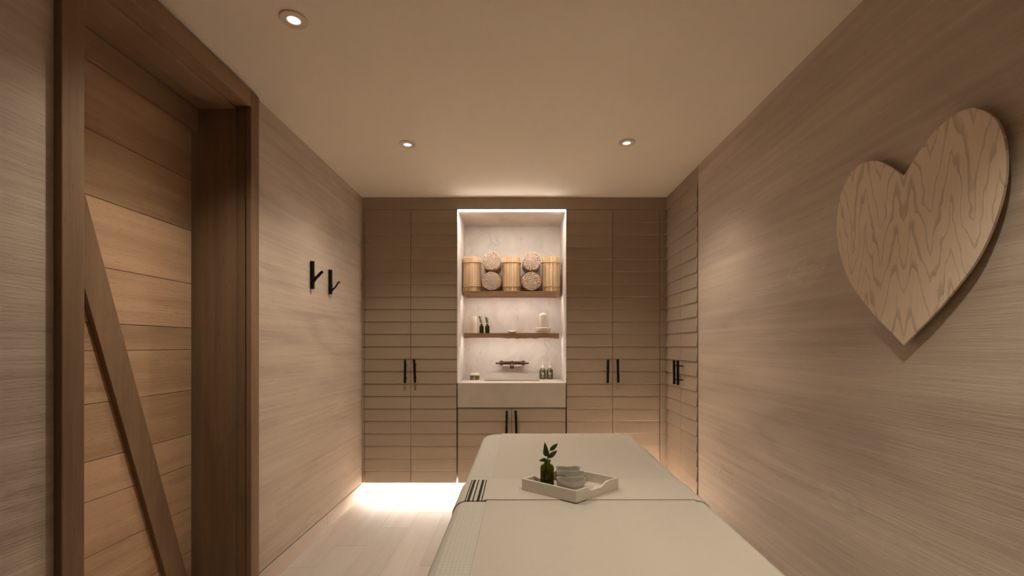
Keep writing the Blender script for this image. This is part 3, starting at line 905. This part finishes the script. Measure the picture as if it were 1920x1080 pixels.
def dip(f):
    s = lambda e0, e1, x: (lambda t: t*t*(3 - 2*t))(min(1, max(0, (x - e0)/(e1 - e0))))
    return wh - .0135*s(.22, .36, f)*(1 - s(.54, .76, f))
for a0 in (0, l1 - th):
    bm = B(); n = 40
    prof = [(th + (l2 - 2*th)*i/n, dip((th + (l2 - 2*th)*i/n)/l2)) for i in range(n + 1)] + [(l2 - th, 0), (th, 0)]
    prism(bm, prof, lambda b, z, k, a0=a0: tp(a0 + th*k, b, z)); obj('dipped_side', bm, M['tray'], tr, bevel=.001)

def heart_plan(n=56):
    pts = []
    for i in range(n):
        t = 2*PI*i/n
        pts.append((16*(.35*math.sin(t)**3 + .65*math.sin(t)), 13*math.cos(t) - 5.2*math.cos(2*t) - 1.1*math.cos(3*t)))
    ys = [p[1] for p in pts]; m = (max(ys) + min(ys))/2; k = max(ys) - min(ys)
    return [(p[0]/32, (p[1] - m)/k) for p in pts]
hpn = heart_plan()
def heart_bowl(loc, w, d, h, label, rot):
    bm = B(); rings = []
    for s, z in ((.74, 0), (.80, .002), (.92, h*.45), (1.0, h - .001), (.985, h), (.945, h - .0008), (.87, h*.5), (.74, .006), (.3, .005)):
        rings.append([(u*w*s, v*d*s, z) for u, v in hpn])
    loft(bm, rings)
    bmesh.ops.rotate(bm, verts=bm.verts, cent=(0,0,0), matrix=Matrix.Rotation(rot, 3, 'Z'))
    bmesh.ops.translate(bm, verts=bm.verts, vec=loc)
    return single('heart_bowl', bm, M['ceramic'], label, 'bowl', 'heart-shaped bowls on the tray', smooth='auto')
zb = TT + .0062; bh = .0465
heart_bowl((.1650, 1.424, zb), .094, .0685, bh, 'front heart-shaped bowl, nearest the tray corner', .0)
heart_bowl((.1735, 1.494, zb), .093, .0685, bh, 'middle heart-shaped bowl in the row of three', .0)
heart_bowl((.1700, 1.5575, zb), .084, .064, bh, 'rear heart-shaped bowl, furthest from the tray corner', .0)

# ------------------------------------------------------------------ ceiling downlights
def downlight(x, y, label, watts=SPOT_W, cone=118):
    t = thing('ceiling_downlight', (x, y, H), label, 'ceiling light', 'recessed ceiling downlights')
    bm = B(); rings = []
    for rr, z in ((.0485, -.0002), (.0485, -.0050), (.0470, -.0066), (.0255, -.0070), (.0238, -.0060), (.0236, -.0002)):
        rings.append([(x + rr*math.cos(2*PI*k/48), y + rr*math.sin(2*PI*k/48), H + z) for k in range(48)])
    loft(bm, rings, False, False); obj('bezel', bm, M['bezel'], t, smooth='auto')
    bm = B(); lathe(bm, [(.0233, 0), (.0233, .002)], (x, y, H - .0035), 32); obj('lens', bm, M['lens'], t)
    ld = bpy.data.lights.new('downlight_lamp', 'SPOT'); ld.energy = watts; ld.color = WARM
    ld.spot_size = math.radians(cone); ld.spot_blend = 1.0; ld.shadow_soft_size = .03
    lo = bpy.data.objects.new('downlight_lamp', ld); COL.objects.link(lo); lo.parent = t; lo.location = (0, 0, -.025)
    return t
downlight(-.821, 1.660, 'recessed downlight in the ceiling near the door, largest in view', 3.0, 120)
downlight(-.658, 2.688, 'recessed downlight in the ceiling before the left cabinet', 2.2, 126)
downlight(.6314, 2.667, 'recessed downlight in the ceiling before the right cabinet', 1.9, 112)
downlight(.62, .72, 'added out-of-view fill downlight in the ceiling over the near end of the table', 5.2, 92)  # unseen lamp, added as fill to brighten the table and room

# ------------------------------------------------------------------ camera, world, view
w = bpy.data.worlds.new('World'); SC.world = w; w.use_nodes = True
w.node_tree.nodes['Background'].inputs[0].default_value = (.02, .016, .012, 1)
cam = bpy.data.cameras.new('camera'); co = bpy.data.objects.new('camera', cam); COL.objects.link(co)
co.location = (0, 0, CAMZ); co.rotation_euler = (PI/2, 0, 0)
cam.lens = 16; cam.sensor_width = 36; cam.sensor_fit = 'HORIZONTAL'; cam.clip_start = .03
cam.shift_x = -13/1920; cam.shift_y = 108/1920
SC.camera = co
SC.view_settings.view_transform = 'Standard'
try: SC.view_settings.look = 'None'
except Exception: pass
SC.view_settings.exposure = EXPOSURE; SC.view_settings.gamma = 1; SC.view_settings.use_curve_mapping = False
